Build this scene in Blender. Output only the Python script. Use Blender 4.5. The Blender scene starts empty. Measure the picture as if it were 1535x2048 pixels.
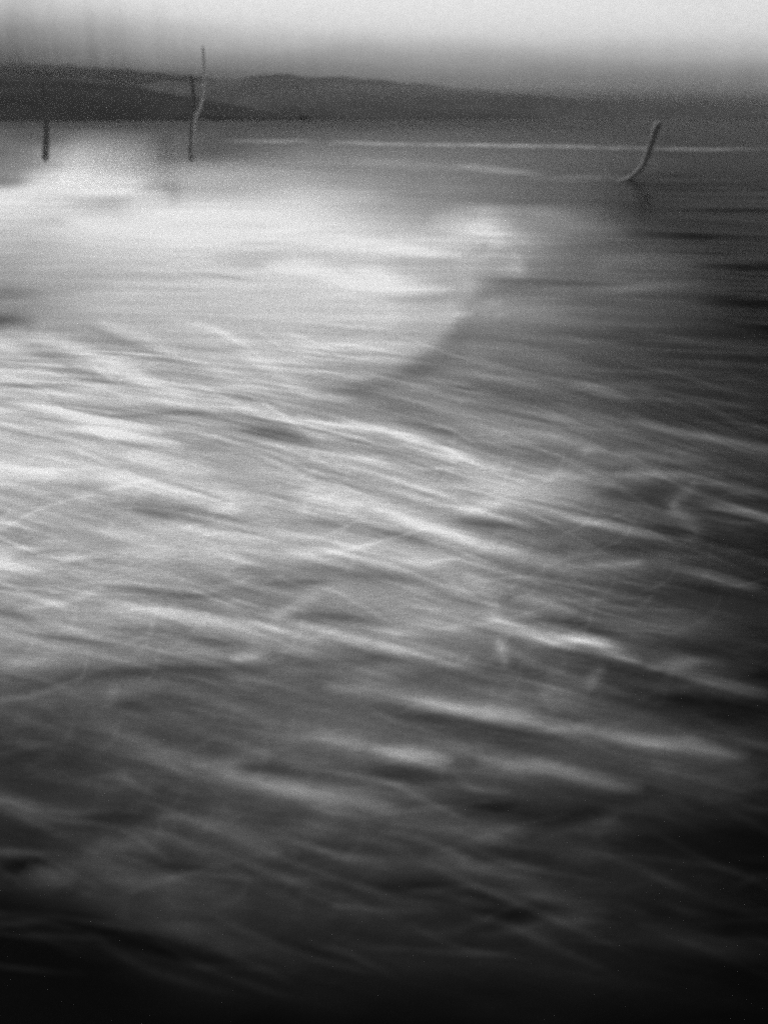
import bpy, math
import numpy as np
from mathutils import Vector, noise as mnoise

# ------------------------------------------------------------------ camera
sc = bpy.context.scene
R = math.radians
H = 4.0                        # eye height above the sea
PITCH, FPX = R(19.8), 2196.0   # tilt down; focal length in photograph pixels
cam_d = bpy.data.cameras.new('camera'); cam = bpy.data.objects.new('camera', cam_d)
sc.collection.objects.link(cam); sc.camera = cam
cam.location = (0, 0, H); cam.rotation_euler = (R(90)-PITCH, 0, 0)
cam_d.sensor_fit = 'VERTICAL'; cam_d.sensor_height = 24; cam_d.lens = 24*FPX/2048
cam_d.clip_start = .1; cam_d.clip_end = 30000
cam_d.dof.use_dof = True; cam_d.dof.focus_distance = 12.5; cam_d.dof.aperture_fstop = .44
sc.cycles.use_denoising = False            # the photograph is coarse-grained
sc.cycles.use_adaptive_sampling = True; sc.cycles.adaptive_threshold = 1.0; sc.cycles.adaptive_min_samples = 6
sc.cycles.max_bounces = 4; sc.cycles.diffuse_bounces = 2; sc.cycles.glossy_bounces = 2; sc.cycles.volume_bounces = 1
sc.cycles.sample_clamp_direct = 3; sc.cycles.sample_clamp_indirect = 2
sc.cycles.transparent_max_bounces = 8

# ------------------------------------------------------------------ sky, sun, exposure
SUN_EL, SUN_AZ = R(52), R(-48)             # ahead and a little to the left, behind cloud
world = bpy.data.worlds.new('World'); sc.world = world; world.use_nodes = True
nt = world.node_tree; nt.nodes.clear()
def N(tree, kind, **kw):
    n = tree.nodes.new(kind)
    for k, v in kw.items(): setattr(n, k, v)
    return n
def ramp(tree, stops, interp='EASE'):
    n = tree.nodes.new('ShaderNodeValToRGB'); n.color_ramp.interpolation = interp
    while len(n.color_ramp.elements) < len(stops): n.color_ramp.elements.new(.5)
    for e, (p, c) in zip(n.color_ramp.elements, stops): e.position = p; e.color = (c, c, c, 1)
    return n
out = N(nt, 'ShaderNodeOutputWorld'); bg = N(nt, 'ShaderNodeBackground')
sky = N(nt, 'ShaderNodeTexSky', sky_type='NISHITA', sun_disc=False, sun_elevation=SUN_EL, sun_rotation=SUN_AZ, dust_density=4.0)
bw = N(nt, 'ShaderNodeRGBToBW'); nt.links.new(sky.outputs[0], bw.inputs[0])
tc = N(nt, 'ShaderNodeTexCoord'); sep = N(nt, 'ShaderNodeSeparateXYZ'); nt.links.new(tc.outputs['Generated'], sep.inputs[0])
# a bank of cloud lying along the horizon, higher and darker to the left
nz = N(nt, 'ShaderNodeTexNoise'); nz.inputs['Scale'].default_value = 3.0; nz.inputs['Detail'].default_value = 3
mp = N(nt, 'ShaderNodeMapping'); mp.inputs['Scale'].default_value = (1.6, 1.6, 9.0)
nt.links.new(tc.outputs['Generated'], mp.inputs[0]); nt.links.new(mp.outputs[0], nz.inputs['Vector'])
def M(tree, op, a, b=None, c=None, clamp=False):
    n = tree.nodes.new('ShaderNodeMath'); n.operation = op; n.use_clamp = clamp
    for i, v in enumerate((a, b, c)):
        if v is None: continue
        if isinstance(v, (int, float)): n.inputs[i].default_value = v
        else: tree.links.new(v, n.inputs[i])
    return n.outputs[0]
el = M(nt, 'ADD', sep.outputs['Z'], M(nt, 'MULTIPLY', sep.outputs['X'], .045))
el = M(nt, 'ADD', el, M(nt, 'MULTIPLY', M(nt, 'SUBTRACT', nz.outputs[0], .5), .030))
SKYRAMP = [(0, .10), (.07, .13), (.15, .29), (.26, .56), (.36, .84), (.56, .80), (1, .26)]  # overhead sky, out of view, darkened to keep the near water dark
left = M(nt, 'MULTIPLY', M(nt, 'MINIMUM', sep.outputs['X'], 0.0), M(nt, 'MINIMUM', sep.outputs['X'], 0.0))
el = M(nt, 'SUBTRACT', el, M(nt, 'MULTIPLY', left, .17))                               # the bank stands higher on the left,
sm = N(nt, 'ShaderNodeMapping'); sm.inputs['Scale'].default_value = (60, 60, 2.5); sn = N(nt, 'ShaderNodeTexNoise'); sn.inputs['Scale'].default_value = 1.0; sn.inputs['Detail'].default_value = 4
nt.links.new(tc.outputs['Generated'], sm.inputs[0]); nt.links.new(sm.outputs[0], sn.inputs['Vector'])
el = M(nt, 'ADD', el, M(nt, 'MULTIPLY', M(nt, 'SUBTRACT', sn.outputs[0], .5), M(nt, 'MULTIPLY_ADD', left, .22, .006)))   # with shafts of rain below it
bank = ramp(nt, SKYRAMP, 'B_SPLINE')
nt.links.new(M(nt, 'MULTIPLY', el, 5.0, clamp=True), bank.inputs[0])
mul = M(nt, 'MULTIPLY', bw.outputs[0], bank.outputs[0])
mul = M(nt, 'MULTIPLY', mul, M(nt, 'MULTIPLY_ADD', sep.outputs['X'], .85, 1.0))   # cloud thicker to the left
fz = N(nt, 'ShaderNodeTexNoise'); fz.inputs['Scale'].default_value = 2600; fz.inputs['Detail'].default_value = 2; nt.links.new(tc.outputs['Generated'], fz.inputs['Vector'])
mul = M(nt, 'MULTIPLY', mul, M(nt, 'MULTIPLY_ADD', fz.outputs[0], 1.5, .25))           # fine mottled cloud
nt.links.new(mul, bg.inputs['Color']); bg.inputs['Strength'].default_value = .138
nt.links.new(bg.outputs[0], out.inputs['Surface'])
sun_d = bpy.data.lights.new('sun', 'SUN'); sun = bpy.data.objects.new('sun', sun_d); sc.collection.objects.link(sun)
sun_d.energy = 1.5; sun_d.angle = R(12); sun_d.color = (1, 1, 1)
sd = Vector((math.sin(SUN_AZ)*math.cos(SUN_EL), math.cos(SUN_AZ)*math.cos(SUN_EL), math.sin(SUN_EL)))
sun.rotation_euler = (-sd).to_track_quat('-Z', 'Y').to_euler()
sc.view_settings.view_transform = 'Standard'; sc.view_settings.look = 'None'
sc.view_settings.exposure = 0.8; sc.view_settings.gamma = 1.0
# ---- PAINT BEGIN
U0, U1, V0, V1, ST = -700, 2236, 236, 2360, 2      # traced area, photo pixels, and step
GU = [0,192,384,576,768,960,1152,1344,1535]
GRID = {  # brightness of the sea, light and dark put into its colour
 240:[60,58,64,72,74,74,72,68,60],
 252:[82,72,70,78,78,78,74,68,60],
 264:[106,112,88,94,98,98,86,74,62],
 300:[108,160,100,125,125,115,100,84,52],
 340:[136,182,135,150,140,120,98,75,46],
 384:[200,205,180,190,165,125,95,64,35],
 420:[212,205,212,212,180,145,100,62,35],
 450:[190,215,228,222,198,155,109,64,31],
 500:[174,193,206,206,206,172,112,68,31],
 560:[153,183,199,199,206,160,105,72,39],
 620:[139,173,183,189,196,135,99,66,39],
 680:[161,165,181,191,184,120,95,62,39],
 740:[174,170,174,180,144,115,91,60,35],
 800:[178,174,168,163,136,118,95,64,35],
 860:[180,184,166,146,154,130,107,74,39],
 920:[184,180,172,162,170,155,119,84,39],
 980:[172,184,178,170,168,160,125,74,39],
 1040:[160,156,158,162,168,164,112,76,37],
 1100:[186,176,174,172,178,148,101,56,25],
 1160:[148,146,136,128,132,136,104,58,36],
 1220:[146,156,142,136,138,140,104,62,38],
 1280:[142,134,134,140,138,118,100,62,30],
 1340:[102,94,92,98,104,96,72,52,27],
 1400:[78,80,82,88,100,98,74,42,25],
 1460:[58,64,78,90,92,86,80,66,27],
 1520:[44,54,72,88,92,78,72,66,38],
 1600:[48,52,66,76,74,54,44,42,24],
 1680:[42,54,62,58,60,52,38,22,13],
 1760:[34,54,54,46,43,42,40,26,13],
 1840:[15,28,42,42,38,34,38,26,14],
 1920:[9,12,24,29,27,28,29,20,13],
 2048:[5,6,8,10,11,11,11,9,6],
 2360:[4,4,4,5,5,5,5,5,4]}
# foam streaks and painted light and dark strokes: sigma, strength, points (in the photograph's pixels, dropped on the water plane below)
STROKES = [
 (1.4,36,[(430,280),(500,282),(560,283),(600,281),(640,283)]),(1.5,40,[(650,285),(700,285),(760,288),(830,289)]),
 (1.5,40,[(780,289),(900,290),(1010,290)]),(1.4,44,[(930,290),(1050,291),(1120,292),(1190,294)]),(1.5,46,[(1080,292),(1250,296),(1400,299),(1535,298),(1900,300)]),
 (2,15,[(1100,293),(1300,297),(1600,300)]),
 (4,30,[(900,331),(960,337),(1010,343),(1090,350)]),(5,14,[(700,322),(800,328),(950,337)]),(4,14,[(1050,357),(1160,356),(1270,359)]),
 (6,-14,[(1280,306),(1400,310),(1600,312)]),
 (14,30,[(40,352),(140,355),(200,360),(300,358)]),(9,26,[(110,357),(170,361),(230,362),(290,366)]),(12,20,[(-60,420),(30,392),(110,368)]),(10,-40,[(-60,362),(20,366),(55,366)]),
 (15,-24,[(150,404),(205,404),(250,400)]),(30,10,[(60,310),(190,310),(280,330)]),(20,-22,[(330,290),(335,345),(350,400)]),(16,-16,[(20,262),(90,275),(150,265)]),
 (6,34,[(120,436),(230,446),(330,454)]),(14,60,[(250,446),(400,452),(520,460)]),(6,18,[(380,468),(480,466),(560,470)]),
 (5,48,[(480,462),(640,478),(760,494),(850,505),(925,509)]),(14,14,[(440,440),(640,470),(800,490)]),
 (12,-14,[(560,505),(700,518),(880,524)]),(14,-16,[(440,516),(510,516),(570,520)]),
 (7,28,[(520,528),(620,540),(700,560)]),(8,36,[(640,548),(700,562),(760,572),(830,580),(910,579)]),(7,18,[(700,540),(790,556),(880,566)]),
 (4,-26,[(380,548),(440,552),(500,562),(530,562)]),(9,-20,[(740,592),(820,598),(900,592)]),
 (20,20,[(860,425),(930,438),(985,462),(1010,495)]),(18,17,[(950,440),(1000,480),(1012,515),(1010,552)]),(12,20,[(780,470),(870,478),(950,468),(1005,492)]),(9,16,[(1022,500),(1036,530),(1040,556)]),(9,14,[(900,520),(950,515),(985,490)]),
 (9,-18,[(935,512),(962,498),(972,478)]),(8,-22,[(915,552),(960,556),(1040,562),(1150,566)]),(12,9,[(925,540),(935,570),(938,600)]),
 (14,-18,[(930,590),(990,580),(1080,580)]),(12,-8,[(620,790),(720,778),(820,752),(900,715)]),
 (3,9,[(960,604),(985,605),(1010,603)]),(3,18,[(900,631),(950,628)]),(3,9,[(985,630),(1020,625)]),
 (5,12,[(1160,585),(1300,572),(1420,570)]),(9,-5,[(1150,590),(1300,592),(1500,600)]),(12,-6,[(1060,660),(1200,672),(1330,668)]),(14,12,[(1180,540),(1280,525),(1400,530)]),
 (12,-5,[(1200,400),(1350,408),(1500,420)]),(14,14,[(1050,430),(1150,450),(1260,470)]),(8,-12,[(830,392),(980,400),(1150,402)]),
 (10,-6,[(1080,745),(1180,750),(1300,760)]),(14,-12,[(900,770),(1000,790),(1100,800)]),
 # left, falling to the right
 (7,32,[(-80,660),(0,686),(70,712),(130,728)]),(8,24,[(0,650),(60,665),(130,690),(200,715)]),(6,26,[(195,640),(280,675),(360,706)]),(9,18,[(-60,735),(30,745),(100,760)]),
 (8,26,[(120,690),(250,735),(310,770),(390,795)]),(7,28,[(400,735),(505,772),(555,797),(610,828)]),(7,26,[(420,793),(500,817),(560,840),(620,866),(710,895)]),
 (6,52,[(590,828),(640,842),(690,849),(768,863)]),(7,22,[(470,700),(540,735),(600,782),(640,790)]),(4,22,[(600,790),(650,794),(720,796)]),
 (7,50,[(20,800),(100,815),(165,840),(225,856),(300,876),(370,898)]),(7,18,[(150,858),(230,862),(330,860)]),(5,18,[(80,787),(150,790),(205,782)]),(5,16,[(240,800),(330,808),(390,812)]),
 (5,-32,[(-60,768),(30,770),(130,772)]),(4,-36,[(105,796),(135,817),(180,826),(240,834)]),(5,-20,[(220,833),(330,826),(460,828)]),(13,-34,[(510,862),(565,866),(610,874)]),
 (6,-20,[(420,786),(460,790),(510,800)]),(18,-44,[(-60,640),(20,642),(60,650)]),(12,-20,[(-60,585),(10,587),(70,590)]),(5,-16,[(90,735),(180,748),(260,762)]),
 (6,-18,[(30,695),(100,715),(170,745)]),(5,16,[(330,640),(450,668),(560,710)]),(6,-14,[(190,660),(290,700),(380,730)]),
 (7,26,[(-60,930),(20,942),(90,952),(165,968)]),(7,26,[(200,945),(300,973),(410,996),(480,1018),(560,1038)]),(8,24,[(240,905),(330,925),(430,950)]),(7,22,[(480,935),(540,946),(610,954)]),
 (6,-24,[(90,865),(200,880),(320,900)]),(5,-16,[(60,960),(140,972),(200,985)]),
 (7,32,[(570,975),(640,998),(700,1013),(768,1024)]),(8,62,[(740,1015),(818,1040),(868,1056),(918,1071),(990,1093),(1060,1108)]),(9,22,[(980,1090),(1060,1108),(1150,1134)]),
 (12,-40,[(225,1012),(270,1011),(330,1022),(390,1024)]),(8,-22,[(380,1022),(440,1030),(510,1045)]),(16,-34,[(-40,1070),(30,1075),(90,1085)]),(8,-24,[(40,1108),(90,1106),(150,1104)]),
 (8,24,[(-50,1140),(40,1132),(110,1126)]),(12,18,[(230,1100),(300,1108),(350,1095)]),(10,20,[(190,1060),(300,1062),(420,1070)]),(10,28,[(560,1105),(680,1112),(800,1122),(910,1122)]),
 (10,-30,[(600,1040),(680,1052),(760,1068)]),(9,-20,[(760,1070),(810,1070),(850,1092)]),(9,-26,[(900,1040),(950,1046),(1010,1052)]),(7,-20,[(530,1085),(600,1090),(660,1095)]),
 (13,-28,[(455,1136),(560,1138),(660,1142),(800,1152)]),(8,-32,[(215,1174),(300,1180),(380,1190),(470,1196)]),(9,-34,[(520,1164),(580,1168),(640,1164)]),(7,-20,[(130,1128),(200,1124),(280,1130)]),
 (4,24,[(210,1172),(150,1197),(90,1208),(30,1220)]),(9,46,[(200,1216),(350,1229),(430,1241),(500,1251),(600,1260),(680,1272),(740,1284)]),(6,26,[(640,1184),(600,1206),(560,1225),(540,1250)]),
 (4,14,[(420,1175),(470,1168),(500,1160)]),(10,-26,[(580,1240),(650,1232),(740,1242)]),(10,-32,[(-60,1215),(10,1224),(70,1240)]),(5,-26,[(60,1268),(175,1282),(240,1290)]),
 (9,-30,[(370,1272),(420,1282),(480,1286)]),(6,36,[(460,1320),(500,1312),(545,1303)]),(8,22,[(-30,1328),(50,1326),(130,1324)]),(14,-22,[(60,1375),(200,1350),(420,1340)]),(7,-18,[(240,1255),(300,1260),(380,1264)]),
 (12,-20,[(560,1330),(680,1320),(800,1320)]),(8,12,[(236,1366),(222,1390),(212,1412)]),(10,16,[(130,1415),(230,1455),(320,1485)]),(16,-16,[(250,1410),(330,1400),(420,1400)]),(14,14,[(360,1390),(440,1420),(560,1440)]),
 # right, falling to the right
 (6,52,[(740,848),(808,873),(870,900),(940,924),(1020,942)]),(6,20,[(930,925),(1018,943),(1090,952),(1180,960)]),(5,26,[(1080,829),(1168,842),(1243,860),(1300,877)]),(5,42,[(1250,838),(1368,866),(1468,886),(1540,901),(1650,925)]),
 (5,18,[(1140,765),(1218,782),(1265,802)]),(6,26,[(900,846),(993,864),(1068,868),(1148,885),(1200,897)]),(6,20,[(1150,903),(1190,900),(1215,904)]),(4,16,[(890,884),(980,884),(1080,888)]),
 (6,16,[(800,800),(880,820),(960,838)]),(7,-16,[(820,850),(900,870),(980,900)]),
 (5,26,[(1170,944),(1268,950),(1368,951),(1430,963),(1500,982),(1600,1010)]),(5,20,[(1200,906),(1318,915),(1400,932),(1450,955)]),(6,22,[(920,1030),(1000,1006),(1050,1008)]),
 (5,50,[(1030,1006),(1143,1035),(1218,1050),(1293,1069),(1365,1081)]),(6,18,[(800,992),(893,1010),(958,1028),(1080,1052)]),(7,18,[(880,960),(960,975),(1040,1000)]),
 (7,28,[(1395,955),(1380,975),(1352,1000),(1348,1020),(1375,1045),(1392,1068),(1360,1082)]),(14,-15,[(1195,978),(1270,992),(1320,1010)]),(11,-20,[(1190,930),(1220,940),(1260,935)]),
 (5,26,[(1385,1001),(1468,1018),(1540,1036),(1640,1060)]),(6,34,[(1300,1122),(1393,1146),(1468,1166),(1525,1180)]),(5,28,[(1130,1136),(1218,1131),(1310,1119)]),(10,-22,[(1040,1094),(1090,1100),(1140,1100)]),
 (12,-18,[(1190,1100),(1250,1096),(1310,1100)]),(9,26,[(925,1150),(975,1190),(990,1220),(985,1250)]),(8,20,[(1020,1198),(1090,1212),(1150,1232)]),(9,-28,[(1050,1240),(1120,1246),(1210,1264)]),(10,-18,[(880,1195),(940,1200),(960,1190)]),
 (10,22,[(720,1283),(830,1262),(900,1246),(960,1236)]),
 (7.5,84,[(950,1236),(1028,1257),(1108,1275),(1183,1286),(1233,1305),(1285,1319)]),(9,26,[(1230,1304),(1318,1323),(1418,1331),(1520,1336)]),(9,32,[(1330,1336),(1370,1347),(1443,1370),(1560,1402)]),(6,18,[(1290,1340),(1340,1332),(1400,1322)]),
 (8,34,[(750,1282),(843,1310),(915,1328),(960,1332)]),(7,24,[(992,1265),(1002,1300),(1012,1340)]),(8,26,[(1212,1325),(1190,1352),(1172,1385)]),(14,6,[(1090,1330),(1150,1338),(1200,1345)]),
 (10,60,[(640,1372),(690,1380),(768,1387),(878,1407),(968,1423),(1043,1438),(1130,1450),(1190,1458)]),(13,40,[(1150,1452),(1218,1466),(1293,1486),(1400,1500),(1500,1515)]),(11,-24,[(790,1426),(880,1438),(968,1452),(1080,1474)]),
 (20,-16,[(1240,1400),(1380,1410),(1500,1440)]),(12,16,[(700,1345),(760,1340),(840,1352)]),(20,14,[(1080,1400),(1130,1390),(1180,1390)]),
 # near water, wide and weak
 (9,16,[(380,1530),(445,1534),(490,1534)]),(9,16,[(440,1534),(500,1512),(540,1500)]),(11,50,[(420,1538),(500,1556),(575,1575),(650,1594),(710,1600),(800,1622)]),(14,26,[(760,1614),(868,1648),(968,1668),(1060,1680)]),
 (12,14,[(180,1440),(300,1500),(430,1540)]),(12,18,[(350,1622),(310,1660),(240,1690),(165,1706)]),(15,28,[(340,1612),(425,1650),(490,1680),(545,1702),(600,1706)]),(14,16,[(575,1700),(630,1660),(690,1610)]),
 (18,18,[(150,1700),(250,1745),(350,1780),(500,1822)]),(14,22,[(50,1735),(110,1756),(150,1768)]),(14,-16,[(0,1735),(80,1722),(140,1745)]),(10,14,[(-60,1590),(20,1612),(110,1650)]),(10,-11,[(620,1680),(690,1690),(760,1700)]),
 (10,-16,[(290,1730),(360,1736),(440,1750)]),(20,-18,[(180,1630),(240,1632),(310,1640)]),(8,50,[(740,1492),(818,1508),(870,1518),(910,1522)]),(10,16,[(600,1462),(680,1478),(760,1496)]),
 (11,50,[(950,1518),(1020,1530),(1093,1541),(1168,1558),(1228,1570),(1290,1576)]),(18,-15,[(950,1612),(1090,1634),(1200,1625)]),(10,-13,[(780,1535),(868,1546),(950,1562)]),(14,14,[(1300,1530),(1400,1545),(1520,1560)]),
 (11,-13,[(470,1535),(560,1540),(640,1550)]),(10,-12,[(730,1555),(800,1552),(830,1570)]),
 (13,22,[(850,1705),(968,1740),(1068,1778),(1160,1808)]),(14,16,[(1050,1895),(1118,1842),(1220,1828)]),(13,13,[(1270,1840),(1393,1880),(1540,1918)]),(16,-7,[(880,1805),(993,1820),(1070,1830)]),(18,-14,[(770,1770),(833,1775),(900,1790)]),
 (16,12,[(1200,1660),(1170,1700),(1100,1720)]),(14,14,[(150,1780),(300,1830),(450,1880),(620,1930)]),(22,-12,[(130,1840),(280,1880),(420,1930)]),(16,12,[(1230,1600),(1220,1640),(1180,1680)])]

def vnoise(x, y, seed):
    xi = np.floor(x).astype(np.int64); yi = np.floor(y).astype(np.int64)
    fx = x-xi; fy = y-yi
    fx = fx*fx*fx*(fx*(fx*6-15)+10); fy = fy*fy*fy*(fy*(fy*6-15)+10)
    def h(a, b):
        n = (a*374761393 + b*668265263 + seed*1442695041) & 0xffffffff
        n = ((n ^ (n >> 13))*1274126177) & 0xffffffff
        n = (n ^ (n >> 16)) & 0xffff
        return n/32767.5-1.0
    a = h(xi, yi)*(1-fx)+h(xi+1, yi)*fx
    b = h(xi, yi+1)*(1-fx)+h(xi+1, yi+1)*fx
    return a*(1-fy)+b*fy

def smooth(a, b, x):
    t = np.clip((x-a)/(b-a), 0, 1); return t*t*(3-2*t)

def densify(P, step):
    P = np.array(P, float); n = len(P)
    out = []
    for i in range(n-1):
        p0 = P[max(i-1, 0)]; p1 = P[i]; p2 = P[i+1]; p3 = P[min(i+2, n-1)]
        m = max(2, int(np.hypot(*(p2-p1))/step))
        for k in range(m):
            t = k/m
            out.append(.5*((2*p1)+(p2-p0)*t+(2*p0-5*p1+4*p2-p3)*t*t+(3*p1-p0-3*p2+p3)*t**3))
    out.append(P[-1])
    return np.array(out)

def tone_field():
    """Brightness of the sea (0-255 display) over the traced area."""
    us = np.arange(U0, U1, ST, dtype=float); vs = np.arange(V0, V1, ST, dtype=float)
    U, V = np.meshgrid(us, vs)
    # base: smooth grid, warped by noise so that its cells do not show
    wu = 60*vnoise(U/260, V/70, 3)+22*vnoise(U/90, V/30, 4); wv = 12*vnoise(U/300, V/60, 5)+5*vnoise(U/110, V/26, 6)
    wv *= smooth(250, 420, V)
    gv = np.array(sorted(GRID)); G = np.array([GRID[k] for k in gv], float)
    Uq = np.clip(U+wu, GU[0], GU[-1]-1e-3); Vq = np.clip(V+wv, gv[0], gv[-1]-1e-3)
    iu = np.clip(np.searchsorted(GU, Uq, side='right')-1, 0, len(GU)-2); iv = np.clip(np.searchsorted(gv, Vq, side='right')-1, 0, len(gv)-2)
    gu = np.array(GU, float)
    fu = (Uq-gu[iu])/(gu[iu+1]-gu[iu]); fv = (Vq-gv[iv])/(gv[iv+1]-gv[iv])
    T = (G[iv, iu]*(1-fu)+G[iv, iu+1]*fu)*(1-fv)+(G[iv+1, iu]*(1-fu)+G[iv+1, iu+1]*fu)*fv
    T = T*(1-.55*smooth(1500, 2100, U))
    # sharp rim of the spent wave: brighter inside, its lower right edge clean
    e = np.array(densify([(1010,560),(935,600),(915,640),(880,682),(830,716),(780,742),(700,764),(600,772)], 6))
    ed = np.full_like(U, 1e9); side = np.zeros_like(U)
    sub = (U > 500) & (U < 1150) & (V > 520) & (V < 860)
    uu = U[sub]; vv = V[sub]; best = np.full(uu.shape, 1e9); sg = np.zeros(uu.shape); tt = np.zeros(uu.shape)
    for i in range(len(e)-1):
        d = e[i+1]-e[i]; L = np.hypot(*d); t = np.clip(((uu-e[i,0])*d[0]+(vv-e[i,1])*d[1])/L**2, 0, 1)
        dd = np.hypot(uu-e[i,0]-t*d[0], vv-e[i,1]-t*d[1]); s = np.sign(d[0]*(vv-e[i,1])-d[1]*(uu-e[i,0]))
        m = dd < best; best[m] = dd[m]; sg[m] = s[m]; tt[m] = (i+t[m])/(len(e)-1)
    x = best*sg
    w = np.exp(-(best/45)**2)*smooth(0, .35, tt)*(1-smooth(.75, 1, tt))
    T[sub] += 22*w*np.tanh(x/15)
    # streak noise that follows the streak lines; finer towards the horizon
    w = np.maximum(V-205, 12); s = np.log(w)
    sl = .02+.20*smooth(560, 900, V)-.02*smooth(1200, 1600, V)
    q = (V-sl*(U-768)); qs = np.log(np.maximum(q-205, 12))
    lw = np.log(np.maximum(V-205, 12))
    wob = 5*vnoise(U/240, V/90, 19)+2.5*vnoise(U/100, V/50, 20)          # the streak lines waver a little
    def fam(slope, lu, k, seed):                                          # one family of long parallel streaks
        g = np.log(np.maximum(V+wob*smooth(400, 900, V)-slope*(U-768)-205, 12))
        return vnoise(U/lu+seed*.37, g*k, seed)
    a1, a2, a3, a4 = fam(sl, 210, 62, 11), fam(sl*1.35+.01, 150, 95, 12), fam(sl*.7, 260, 40, 13), fam(sl*1.1, 110, 150, 14)
    b1, b2 = fam(-.06+0*V, 130, 52, 16), fam(sl*.25, 180, 34, 17)
    r1 = (1-np.abs(fam(sl*1.15, 230, 44, 23)))**4-.2; r2 = (1-np.abs(fam(sl*.85, 170, 70, 24)))**4-.2
    r3 = (1-np.abs(vnoise(U/120+V/90, V/34-U/300, 25)))**7-.12            # loose curling threads
    zone = smooth(560, 800, V)*(.3+.7*np.clip(.55+vnoise(U/230, V/90, 22), 0, 1))
    deep = 1-.55*smooth(1300, 1600, V)
    FIL = .55*a1+.5*a2*deep+.35*a4*deep
    N = .42*a1+.42*a2*deep+.30*a3+.30*a4*deep+.22*b1*deep+.20*b2+(.75*r1+.6*r2*deep)*zone+.35*r3*smooth(750, 950, V)
    amp = .05+.10*smooth(560, 760, V)+.05*smooth(1500, 1800, V)
    amp = amp*smooth(236, 300, V); mod = .7+.3*vnoise(U/230, V/80, 21)
    T = T*(1+amp*1.45*N*mod)
    # traced streaks
    S = np.zeros_like(T)
    rg = np.random.RandomState(12); extra = []
    for _ in range(340):                                   # thin light trails painted as threads, long and slanting
        u = rg.uniform(-300, 1500); v = rg.uniform(640, 1900); L = rg.uniform(120, 380); m = rg.uniform(.02, .46)*(1 if rg.rand() < .82 or v < 950 else -.8)
        c = rg.uniform(-24, 24); f = (1.0 if v < 1300 else .6)*(1 if u < 1000 else .6)
        extra.append((rg.uniform(1.4, 2.6)*(1 if v < 1250 else 2.0), rg.uniform(8, 19)*f, [(u, v), (u+L*.35, v+L*.35*m+c), (u+L*.7, v+L*.7*m+c*.6), (u+L, v+L*m)]))
    for _ in range(75):                                    # and short hooks of painted light trail that cross them
        w_ = rg.rand() < .6
        u, v = (rg.uniform(820, 1460), rg.uniform(840, 1380)) if w_ else (rg.uniform(60, 760), rg.uniform(1120, 1780))
        h = rg.uniform(50, 130); k_ = rg.uniform(.3, 1.3)
        extra.append((rg.uniform(1.8, 3.4)*(1 if v < 1300 else 1.7), rg.uniform(3, 10)*(1 if v < 1300 else .6), [(u, v), (u-h*.12*k_, v+h*.4), (u-h*.35*k_, v+h*.7), (u-h*.95*k_, v+h)]))
    for k, (sg_, a, P) in enumerate(STROKES+extra):
        neg = a < 0; iso = sg_ >= 18 and a > 20
        if neg:                                   # dark tone strokes between the foam: long and thin
            P = np.array(P, float); e0 = P[0]-P[1]; e1 = P[-1]-P[-2]
            P = np.vstack([P[0]+e0*.55, P, P[-1]+e1*.55]); sg_ = sg_*.62
        D = densify(P, max(sg_*.7, 3)); n = len(D); seg = np.hypot(*(D[1:]-D[:-1]).T); cum = np.r_[0, np.cumsum(seg)]; Ltot = cum[-1]
        u_a = max(int((D[:,0].min()-5*sg_-U0)/ST), 0); u_b = int((D[:,0].max()+5*sg_-U0)/ST)+1
        v_a = max(int((D[:,1].min()-4*sg_-V0)/ST), 0); v_b = int((D[:,1].max()+4*sg_-V0)/ST)+1
        uu = U[v_a:v_b, u_a:u_b]; vv = V[v_a:v_b, u_a:u_b]
        if not uu.size: continue
        jit = vnoise(uu/90+k*3.1, vv/60, 31)*sg_*.5
        best = np.full(uu.shape, 1e9); tt = np.zeros(uu.shape)
        for i in range(n-1):
            d = D[i+1]-D[i]; L = seg[i]+1e-9
            t = np.clip(((uu-D[i,0])*d[0]+(vv+jit-D[i,1])*d[1])/L**2, 0, 1)
            ex = uu-D[i,0]-t*d[0]; ey = vv+jit-D[i,1]-t*d[1]
            dd = ex*ex*.25+ey*ey if abs(d[0]) > abs(d[1]) and not iso else ex*ex+ey*ey
            m = dd < best; best[m] = dd[m]; tt[m] = (cum[i]+t[m]*L)/Ltot
        tp = np.clip(np.sin(np.pi*np.clip(tt, 0, 1)), 0, 1)**(1.0 if neg else .58)
        br = 1+.25*vnoise(uu/80+k*1.7, vv/30+k, 41)+.30*FIL[v_a:v_b, u_a:u_b]
        if iso: br = 1+.35*vnoise(uu/11+k, vv/70, 43)
        wloc = sg_*(.75+.5*tp)
        c = a*tp*br*np.exp(-best/(2*wloc**2))
        S[v_a:v_b, u_a:u_b] += c
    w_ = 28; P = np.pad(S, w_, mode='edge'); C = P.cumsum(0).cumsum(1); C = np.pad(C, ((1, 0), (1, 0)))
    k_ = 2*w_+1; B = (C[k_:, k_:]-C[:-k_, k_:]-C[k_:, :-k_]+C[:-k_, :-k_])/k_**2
    T = T+1.15*S-.8*B*smooth(560, 700, V)                  # darken round the streaks so the mean brightness holds
    return U, V, np.clip(T, 2, 252)
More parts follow.
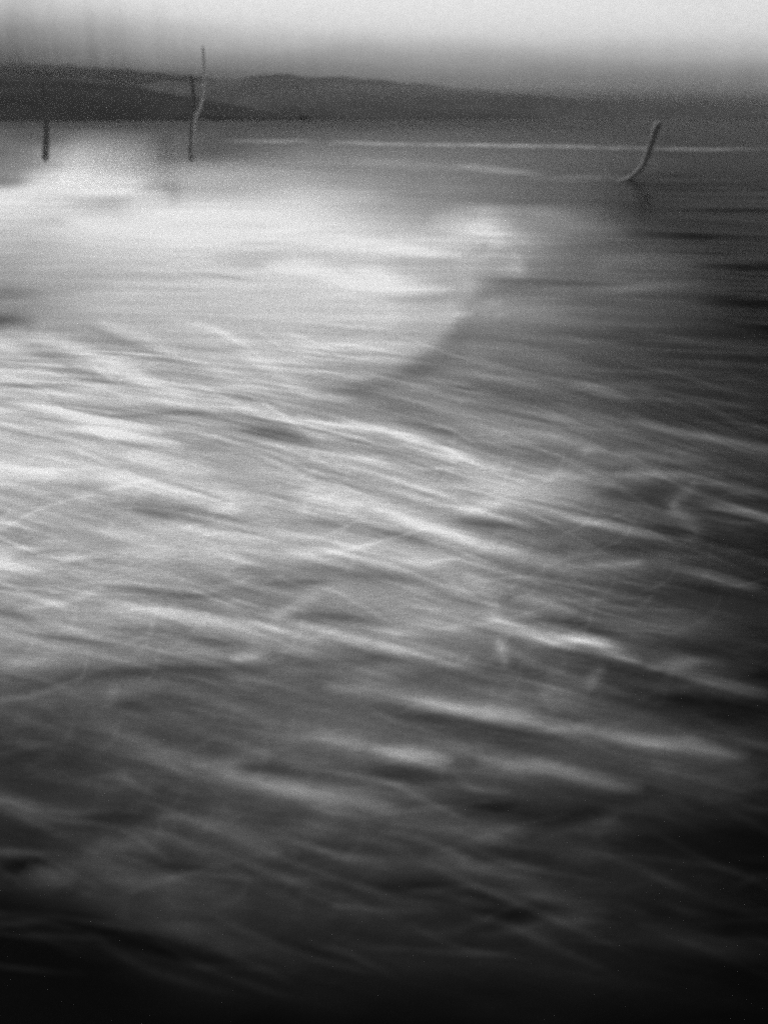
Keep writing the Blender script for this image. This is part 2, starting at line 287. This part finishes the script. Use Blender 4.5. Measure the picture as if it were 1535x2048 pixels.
# ---- PAINT END
# display light of bare water and of full foam down and across the traced area
CAL = ([245, 290, 360, 460, 620, 800, 1000, 1250, 1500, 1750, 2040], [0, 300, 600, 900, 1200, 1535],
 [[0.0685, 0.0742, 0.0742, 0.0742, 0.0742, 0.0723], [0.0685, 0.0865, 0.0685, 0.0666, 0.0666, 0.0648], [0.0561, 0.1329, 0.0595, 0.0529, 0.0513, 0.0529], [0.0343, 0.0296, 0.0273, 0.0369, 0.0369, 0.0369], [0.0252, 0.0252, 0.0222, 0.0203, 0.0212, 0.0212], [0.0152, 0.0148, 0.0137, 0.013, 0.0152, 0.0152], [0.0086, 0.0075, 0.007, 0.0075, 0.007, 0.0065], [0.006, 0.0052, 0.0048, 0.0044, 0.0048, 0.0048], [0.0044, 0.0037, 0.0033, 0.0033, 0.003, 0.003], [0.0037, 0.0033, 0.003, 0.0027, 0.0027, 0.0027], [0.0033, 0.003, 0.0027, 0.0027, 0.0027, 0.0024]],
 [[0.7605, 0.7567, 0.7682, 0.772, 0.7682, 0.7682], [0.7682, 0.7643, 0.7758, 0.7758, 0.7758, 0.7758], [0.772, 0.7379, 0.7682, 0.7758, 0.7682, 0.7758], [0.7682, 0.7682, 0.7682, 0.7682, 0.7758, 0.7758], [0.7758, 0.7758, 0.7758, 0.7682, 0.7758, 0.7682], [0.7758, 0.7758, 0.7758, 0.7758, 0.7758, 0.7758], [0.7682, 0.7682, 0.7682, 0.7758, 0.7758, 0.7835], [0.7835, 0.7835, 0.7913, 0.7835, 0.7835, 0.7913], [0.7605, 0.7682, 0.7835, 0.7758, 0.7835, 0.7835], [0.7835, 0.7758, 0.7682, 0.7682, 0.7758, 0.7758], [0.7913, 0.7991, 0.7991, 0.7913, 0.7913, 0.7913]])
# ------------------------------------------------------------------ photograph pixels <-> the sea
def project(x, y, z):
    dz = z-H
    f = y*math.cos(PITCH)-dz*math.sin(PITCH); up = y*math.sin(PITCH)+dz*math.cos(PITCH)
    f = np.maximum(f, .05)
    return 767.5+x/f*FPX, 1024-up/f*FPX
def ground(u, v, z=0.0):
    a, b = (u-767.5)/FPX, (1024-v)/FPX
    dy = math.cos(PITCH)+b*math.sin(PITCH); dz = -math.sin(PITCH)+b*math.cos(PITCH)
    t = (z-H)/dz
    return a*t, dy*t
def at_range(u, v, y):
    """world point seen at (u, v), y metres ahead"""
    a, b = (u-767.5)/FPX, (1024-v)/FPX
    t = y/(math.cos(PITCH)+b*math.sin(PITCH))
    return Vector((a*t, y, H+t*(-math.sin(PITCH)+b*math.cos(PITCH))))

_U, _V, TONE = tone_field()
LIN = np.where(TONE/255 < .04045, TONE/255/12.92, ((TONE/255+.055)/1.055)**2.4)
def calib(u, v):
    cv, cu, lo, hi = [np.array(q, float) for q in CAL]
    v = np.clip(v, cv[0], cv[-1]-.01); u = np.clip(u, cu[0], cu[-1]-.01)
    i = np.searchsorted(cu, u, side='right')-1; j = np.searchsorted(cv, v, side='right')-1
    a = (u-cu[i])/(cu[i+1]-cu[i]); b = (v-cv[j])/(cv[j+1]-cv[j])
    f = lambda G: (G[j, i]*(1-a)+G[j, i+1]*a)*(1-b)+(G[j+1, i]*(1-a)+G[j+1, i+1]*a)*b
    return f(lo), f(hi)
def sea_tone_at(x, y, z):
    """foam and painted light and dark at a point of the sea, as a colour mix"""
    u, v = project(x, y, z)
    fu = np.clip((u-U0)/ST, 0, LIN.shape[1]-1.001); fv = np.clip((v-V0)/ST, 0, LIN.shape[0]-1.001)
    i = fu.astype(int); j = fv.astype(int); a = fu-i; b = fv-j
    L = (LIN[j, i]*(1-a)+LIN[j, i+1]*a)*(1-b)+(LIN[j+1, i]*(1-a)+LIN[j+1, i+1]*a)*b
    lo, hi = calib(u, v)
    c = np.clip((L-lo)/(hi-lo), 0, 1)  # brightness turned into colour: foam plus painted light and dark
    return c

# ------------------------------------------------------------------ tags and mesh helper
def tag(o, label=None, cat=None, group=None, kind=None):
    for k, v in (('label', label), ('category', cat), ('group', group), ('kind', kind)):
        if v: o[k] = v
    return o
def mesh_obj(name, verts, faces, mat, parent=None, smooth_=True, attr=None):
    me = bpy.data.meshes.new(name)
    verts = np.asarray(verts, np.float32); faces = np.asarray(faces, np.int32); k = faces.shape[1]
    me.vertices.add(len(verts)); me.vertices.foreach_set('co', verts.ravel())
    me.loops.add(faces.size); me.loops.foreach_set('vertex_index', faces.ravel())
    me.polygons.add(len(faces)); me.polygons.foreach_set('loop_start', np.arange(0, faces.size, k, dtype=np.int32))
    me.update(calc_edges=True); me.validate()
    me.polygons.foreach_set('use_smooth', np.full(len(me.polygons), smooth_, bool))
    if attr is not None:
        at = me.attributes.new('foam', 'FLOAT', 'POINT'); at.data.foreach_set('value', np.asarray(attr, np.float32))  # holds foam together with the sea's painted light and dark
    me.materials.append(mat); me.update()
    o = bpy.data.objects.new(name, me); sc.collection.objects.link(o)
    if parent: o.parent = parent
    return o
def grid_faces(nr, nc):
    i = np.arange(nr*nc).reshape(nr, nc)
    return np.stack([i[:-1, :-1], i[:-1, 1:], i[1:, 1:], i[1:, :-1]], -1).reshape(-1, 4)

# ------------------------------------------------------------------ materials (black and white photograph: all greys)
def new_mat(name):
    m = bpy.data.materials.new(name); m.use_nodes = True
    t = m.node_tree; b = t.nodes['Principled BSDF']; return m, t, b
def sea_material():
    m, t, b = new_mat('sea water and foam with painted tone')
    at = N(t, 'ShaderNodeAttribute', attribute_name='foam'); geo = N(t, 'ShaderNodeNewGeometry')  # 'foam' also carries the light-to-dark tone painted on the sea
    cd = N(t, 'ShaderNodeCameraData')
    # bubbles: the foam breaks up finely
    n1 = N(t, 'ShaderNodeTexNoise'); n1.inputs['Scale'].default_value = 30; n1.inputs['Detail'].default_value = 4; n1.inputs['Roughness'].default_value = .7
    mp = N(t, 'ShaderNodeMapping'); mp.inputs['Scale'].default_value = (.35, 1, 1); mp.inputs['Rotation'].default_value = (0, 0, R(18))
    t.links.new(geo.outputs['Position'], mp.inputs[0]); t.links.new(mp.outputs[0], n1.inputs['Vector'])
    k = M(t, 'MULTIPLY_ADD', n1.outputs[0], .8, .6)
    n3 = N(t, 'ShaderNodeTexNoise'); n3.inputs['Scale'].default_value = 420; n3.inputs['Detail'].default_value = 1; t.links.new(geo.outputs['Position'], n3.inputs['Vector'])
    k = M(t, 'MULTIPLY', k, M(t, 'MULTIPLY_ADD', n3.outputs[0], 2.2, -.1))            # single bubbles
    c = M(t, 'MULTIPLY', at.outputs['Fac'], k, clamp=True)
    mix = N(t, 'ShaderNodeMix', data_type='RGBA'); mix.inputs[6].default_value = (.0022, .0022, .0022, 1); mix.inputs[7].default_value = (.88, .88, .88, 1)
    t.links.new(c, mix.inputs[0]); t.links.new(mix.outputs[2], b.inputs['Base Color'])
    t.links.new(M(t, 'MULTIPLY_ADD', c, .6, .34, clamp=True), b.inputs['Roughness'])
    b.inputs['IOR'].default_value = 1.33
    b.inputs['Specular IOR Level'].default_value = .010     # sky reflection cut almost away so bare water stays dark
    n2 = N(t, 'ShaderNodeTexNoise'); n2.inputs['Scale'].default_value = 3.2; n2.inputs['Detail'].default_value = 5; n2.inputs['Roughness'].default_value = .6
    mp2 = N(t, 'ShaderNodeMapping'); mp2.inputs['Scale'].default_value = (.3, 1, 1); mp2.inputs['Rotation'].default_value = (0, 0, R(14))
    t.links.new(geo.outputs['Position'], mp2.inputs[0]); t.links.new(mp2.outputs[0], n2.inputs['Vector'])
    bp = N(t, 'ShaderNodeBump'); bp.inputs['Strength'].default_value = .35; bp.inputs['Distance'].default_value = .06
    t.links.new(n2.outputs[0], bp.inputs['Height']); t.links.new(bp.outputs[0], b.inputs['Normal'])
    return m
def rough_material(name, lo, hi, scale, rough=.85, stretch=(1, 1, 1), bump=.3):
    m, t, b = new_mat(name)
    geo = N(t, 'ShaderNodeTexCoord'); mp = N(t, 'ShaderNodeMapping'); mp.inputs['Scale'].default_value = stretch
    n = N(t, 'ShaderNodeTexNoise'); n.inputs['Scale'].default_value = scale; n.inputs['Detail'].default_value = 6; n.inputs['Roughness'].default_value = .65
    t.links.new(geo.outputs['Object'], mp.inputs[0]); t.links.new(mp.outputs[0], n.inputs['Vector'])
    r = ramp(t, [(.3, lo), (.7, hi)], 'LINEAR'); t.links.new(n.outputs[0], r.inputs[0]); t.links.new(r.outputs[0], b.inputs['Base Color'])
    b.inputs['Roughness'].default_value = rough; b.inputs['Specular IOR Level'].default_value = .02
    bp = N(t, 'ShaderNodeBump'); bp.inputs['Strength'].default_value = bump; t.links.new(n.outputs[0], bp.inputs['Height']); t.links.new(bp.outputs[0], b.inputs['Normal'])
    return m
SEA = sea_material()
HILL = rough_material('dark wooded hillside', .052, .074, .02)
NEARHILL = rough_material('black headland', .026, .036, .03)
MIDHILL = rough_material('misty hillside', .03, .045, .01)
ROCK = rough_material('wet dark rock', .20, .30, .8, .6, bump=.15)
DARKWOOD = rough_material('dark tarred wood', .10, .15, 2.0, .8, (1, 1, .15))
LEFTTRAIL = rough_material('left light trail', .42, .55, 2.0, .8, (1, 1, .15))  # pale colour stands in for the light of a trail
RIGHTTRAIL = rough_material('right light trail', .22, .32, 2.0, .8, (1, 1, .15))  # pale colour stands in for a bright point's trail

# ------------------------------------------------------------------ the sea
def swell(x, y):
    d = np.hypot(x, y)
    a = R(12); p = x*math.cos(a)-y*math.sin(a)*-1; q = y*math.cos(a)+x*math.sin(a)
    h = .035*vnoise(p/1.6, q/.55, 51)*smooth(1, 4, d)*(1-smooth(30, 60, d))
    h = h+.07*vnoise(p/4.5, q/1.6, 52)*smooth(2, 8, d)*(1-smooth(80, 140, d))
    h = h+.10*vnoise(p/16, q/5.5, 53)*smooth(6, 20, d)*(1-.75*smooth(60, 140, d))
    h = h+.16*vnoise(p/60, q/22, 54)*smooth(20, 45, d)*(1-.65*smooth(70, 140, d))
    return h
rows = [ground(767.5, v)[1] for v in np.r_[np.arange(233.6, 300, 1.2), np.arange(300, 520, 1.8), np.arange(520, 2400, 2.6)]]
rows = np.array([9000., 6500.]+[r for r in rows if r < 5200])
rows = np.r_[rows, rows[-1]-np.cumsum(np.geomspace(.1, 12, 24))]
cols = np.r_[np.linspace(-9000, -1300, 14), np.linspace(-1200, -420, 60)[:-1], np.arange(-420, 1960, 3.0), np.linspace(1964, 2740, 60), np.linspace(2900, 10500, 14)]
Yg = np.repeat(rows[:, None], len(cols), 1)
W = np.sqrt(Yg**2+9.0)/FPX*1.05
Xg = (cols[None, :]-767.5)*W
Zg = swell(Xg, Yg)*smooth(4, 9, np.hypot(Xg, Yg)+3)
co = np.stack([Xg, Yg, Zg], -1).reshape(-1, 3)
sea = mesh_obj('water', co, grid_faces(len(rows), len(cols))[:, ::-1], SEA, attr=sea_tone_at(co[:, 0], co[:, 1], co[:, 2]))
tag(sea, 'dark choppy sea streaked with white foam and long painted light trails', 'sea', kind='structure')

def wave(name, line, height, back, front, label, nr=120, nc=420, curl=0.0, group=None):
    """a breaking wave: a crest along a line on the sea, its back and its spilling front sinking into the water"""
    D = densify(line, 6)
    cum = np.r_[0, np.cumsum(np.hypot(*(D[1:]-D[:-1]).T))]; s = np.linspace(0, cum[-1], nc)
    lu = np.interp(s, cum, D[:, 0]); lv = np.interp(s, cum, D[:, 1])
    gx, gy = ground(lu, lv)
    t = s/cum[-1]
    r = np.linspace(-1, 1, nr)
    X = np.zeros((nr, nc)); Y = np.zeros((nr, nc)); Z = np.zeros((nr, nc))
    prof_t = np.sin(np.pi*np.clip(t, 0, 1))**.45
    for i, q in enumerate(r):
        off = np.where(q < 0, -q*back, -q*front)
        X[i] = gx; Y[i] = gy+off
        b = np.exp(-(q*2.4)**2)-.05 if q < 0 else np.exp(-(q*2.2)**2)-.05
        Z[i] = height*b*prof_t*(1+.22*vnoise(gx/2.2, Y[i]/3+0*gx, 61))-.03*(1-prof_t)-.02*(abs(q) > .96)
        Y[i] -= curl*np.clip(b, 0, 1)**3*prof_t
    Z += swell(X, Y)+.004
    co = np.stack([X, Y, Z], -1).reshape(-1, 3)
    o = mesh_obj(name, co, grid_faces(nr, nc)[:, ::-1], SEA, attr=sea_tone_at(co[:, 0], co[:, 1], co[:, 2]))
    return tag(o, label, 'wave', group)
wave('breaking_wave', [(-420, 395), (-100, 418), (150, 440), (400, 454), (640, 478), (850, 505), (960, 508), (1030, 520)], .42, 9, 6, 'large white wave breaking on the left, its bright foam crest curling at the right end', curl=.3, group='waves breaking in rows towards the shore')
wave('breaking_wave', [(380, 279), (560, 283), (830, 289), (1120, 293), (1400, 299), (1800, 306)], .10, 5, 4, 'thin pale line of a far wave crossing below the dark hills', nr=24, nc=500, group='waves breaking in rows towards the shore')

# ------------------------------------------------------------------ hills across the water
def hill(name, line, y, depth, mat, label, seed, rough=1.0):
    D = densify(line, 10)
    us = D[:, 0]; nc = len(us); nr = 26
    X = np.zeros((nr, nc)); Y = np.zeros((nr, nc)); Z = np.zeros((nr, nc))
    for j in range(nc):
        p = at_range(us[j], D[j, 1], y)
        for i in range(nr):
            q = i/(nr-1)              # 0 near shore, .5 the ridge, 1 far side
            yy = y+depth*(q-.5)*2
            s = math.sin(math.pi*q)**.8 if q <= .5 else math.sin(math.pi*q)
            X[i, j] = p.x*(yy/y) if q < .5 else p.x
            Y[i, j] = yy+depth*.12*mnoise.noise(Vector((p.x/180, i*.4, seed)))
            Z[i, j] = (max(p.z, 0)-1)*s*(1+.10*rough*mnoise.noise(Vector((p.x/60, q*6, seed+3)))*(1-abs(q-.5)*.8))-2*(q in (0, 1))
    o = mesh_obj(name, np.stack([X, Y, Z], -1).reshape(-1, 3), grid_faces(nr, nc), mat)
    return tag(o, label, 'hill', kind='structure')
hill('hills', [(-900, 190), (-500, 150), (0, 150), (240, 166), (330, 166), (400, 160), (480, 156), (580, 151), (700, 154), (800, 163), (900, 174), (1000, 185), (1100, 195), (1200, 201), (1320, 204), (1535, 211), (1900, 219), (2500, 226)], 2400, 500, HILL, 'long dark headland sloping down to the right across the water', 5)
hill('hills', [(-1200, 70), (-600, 105), (0, 148), (90, 152), (180, 161), (240, 168), (320, 182), (420, 200), (520, 218), (600, 231)], 1500, 200, NEARHILL, 'darker near headland ending at the left', 9)
hill('hills', [(-1400, 90), (-500, 108), (0, 124), (150, 132), (300, 144), (450, 160), (600, 180), (800, 205), (900, 226)], 3900, 500, MIDHILL, 'misty grey hillside behind the headland on the left', 11, .5)


# ------------------------------------------------------------------ posts in the surf, and light trails built as solid poles
def pole(name, pts, y, w0, w1, mat, label, cat, group=None, knob=0):
    """a tapering, slightly crooked post through points seen at range y"""
    D = densify(pts, 5); P = [at_range(a, b, y) for a, b in D]; base = P[0].copy()
    n, nc = len(P), 14; V = []
    for i, p in enumerate(P):
        q = i/(n-1); tdir = (P[min(i+1, n-1)]-P[max(i-1, 0)]).normalized()
        sx = tdir.cross(Vector((0, 1, 0))).normalized(); sy = tdir.cross(sx)
        r = (w0+(w1-w0)*q)*(1+.10*mnoise.noise(Vector((q*9, y, w0))))
        if knob: r *= 1+knob*math.exp(-((q-.95)/.06)**2)
        if i == n-1: r *= .5
        for j in range(nc):
            a = 2*math.pi*j/nc; V.append(p-base+sx*math.cos(a)*r+sy*math.sin(a)*r)
    V.append(P[-1]-base+(P[-1]-P[-2])*.3); V.append(Vector((0, 0, -.3)))
    F = [(i*nc+j, i*nc+(j+1) % nc, (i+1)*nc+(j+1) % nc, (i+1)*nc+j) for i in range(n-1) for j in range(nc)]
    T = len(V)-2
    F += [((n-1)*nc+j, (n-1)*nc+(j+1) % nc, T, T) for j in range(nc)]+[((j+1) % nc, j, T+1, T+1) for j in range(nc)]
    me = bpy.data.meshes.new(name); me.from_pydata([tuple(v) for v in V], [], [f if f[2] != f[3] else f[:3] for f in F]); me.update()
    me.polygons.foreach_set('use_smooth', np.ones(len(me.polygons), bool)); me.materials.append(mat)
    o = bpy.data.objects.new(name, me); sc.collection.objects.link(o); o.location = base
    return tag(o, label, cat, group)
pole('marker_post', [(91, 318), (93, 270), (93, 215), (89, 190), (84, 165)], 98, .30, .17, DARKWOOD, 'dark upright post in the surf at the left edge before the black headland', 'post', 'dark posts standing in the surf')
pole('marker_post', [(383, 318), (385, 262), (388, 225), (387, 190), (382, 150)], 94, .24, .13, DARKWOOD, 'dark upright post in the surf right beside the thin pale light trail', 'post', 'dark posts standing in the surf')
pole('light_trail_pole', [(386, 310), (388, 270), (391, 238), (402, 212), (408, 180), (408, 140), (406, 92)], 93, .13, .10, LEFTTRAIL, 'thin pale light trail with a crooked foot, built as a pole, rising above the hills beside a dark post', 'pole', 'pale light trails built as poles')  # trail of a bright point given the shape of a pole
pole('light_trail_pole', [(1228, 366), (1256, 358), (1282, 334), (1297, 300), (1306, 270), (1317, 244)], 76, .15, .26, RIGHTTRAIL, 'pale crooked light trail built as a pole, leaning right in the open water, thicker towards its top', 'pole', 'pale light trails built as poles')  # another bright point's light trail, added as a solid pole

# ------------------------------------------------------------------ spray thrown up behind the breaking wave
def spray(name, u, v, y, size, dens, label, seed):
    p = at_range(u, v, y); nr, nc = 16, 24
    V = []
    for i in range(nr+1):
        a = math.pi*i/nr
        for j in range(nc):
            b = 2*math.pi*j/nc
            V.append((math.sin(a)*math.cos(b)*size[0], math.sin(a)*math.sin(b)*size[1], math.cos(a)*size[2]))
    F = [(i*nc+j, (i+1)*nc+j, (i+1)*nc+(j+1) % nc, i*nc+(j+1) % nc) for i in range(nr) for j in range(nc)]
    m = bpy.data.materials.new('spray'); m.use_nodes = True; t = m.node_tree; t.nodes.clear()
    o_ = N(t, 'ShaderNodeOutputMaterial'); pv = N(t, 'ShaderNodeVolumePrincipled'); pv.inputs['Color'].default_value = (.96, .96, .96, 1)
    tc = N(t, 'ShaderNodeTexCoord'); mp = N(t, 'ShaderNodeMapping'); mp.inputs['Scale'].default_value = tuple(1/q for q in size)
    ln = N(t, 'ShaderNodeVectorMath', operation='LENGTH'); t.links.new(tc.outputs['Object'], mp.inputs[0]); t.links.new(mp.outputs[0], ln.inputs[0])
    nz = N(t, 'ShaderNodeTexNoise'); nz.inputs['Scale'].default_value = 1.6; nz.inputs['Detail'].default_value = 2; t.links.new(mp.outputs[0], nz.inputs['Vector'])
    f = M(t, 'SUBTRACT', 1.0, ln.outputs['Value'], clamp=True)
    f = M(t, 'MULTIPLY', M(t, 'MULTIPLY', f, f), M(t, 'MULTIPLY_ADD', nz.outputs[0], 2.4, -.5, clamp=False), clamp=True)
    t.links.new(M(t, 'MULTIPLY', f, dens), pv.inputs['Density']); t.links.new(pv.outputs[0], o_.inputs['Volume'])
    o = mesh_obj(name, V, F, m); o.location = p
    return tag(o, label, name.replace('sea_', ''), kind='stuff')
spray('sea_spray', 232, 338, 74, (6.5, 4, 2.6), .36, 'soft white spray drifting behind the breaking wave at the left', 1)
spray('sea_spray', 400, 352, 70, (9, 5, 1.3), .4, 'low white spray lying over the water below the thin post and the light trail', 2)
spray('mist', 1050, 172, 1850, (1000, 130, 26), .0022, 'band of mist softening the top edge of the long headland', 5)
spray('mist', 120, 128, 3300, (900, 200, 40), .0007, 'mist hanging on the crest of the left hillside', 6)
# ------------------------------------------------------------------ haze over the whole scene
def box(name, lo, hi, mat):
    V = [(x, y, z) for x in (lo[0], hi[0]) for y in (lo[1], hi[1]) for z in (lo[2], hi[2])]
    return mesh_obj(name, V, [(0, 1, 3, 2), (4, 6, 7, 5), (0, 4, 5, 1), (2, 3, 7, 6), (0, 2, 6, 4), (1, 5, 7, 3)], mat, smooth_=False)
hm = bpy.data.materials.new('haze'); hm.use_nodes = True; t = hm.node_tree; t.nodes.clear()
ho = N(t, 'ShaderNodeOutputMaterial'); pv = N(t, 'ShaderNodeVolumePrincipled'); pv.inputs['Color'].default_value = (.9, .9, .9, 1); pv.inputs['Density'].default_value = 1.3e-5
t.links.new(pv.outputs[0], ho.inputs['Volume'])
zmax = max(max(v.co.z for v in o.data.vertices) for o in sc.objects if o.type == 'MESH' and o.name.startswith('hills'))
hz = box('haze', (-40000, -80, -3), (46000, 9200, zmax+30), hm)
tag(hz, 'thin pale sea haze that fades the far hills', 'haze', kind='stuff')
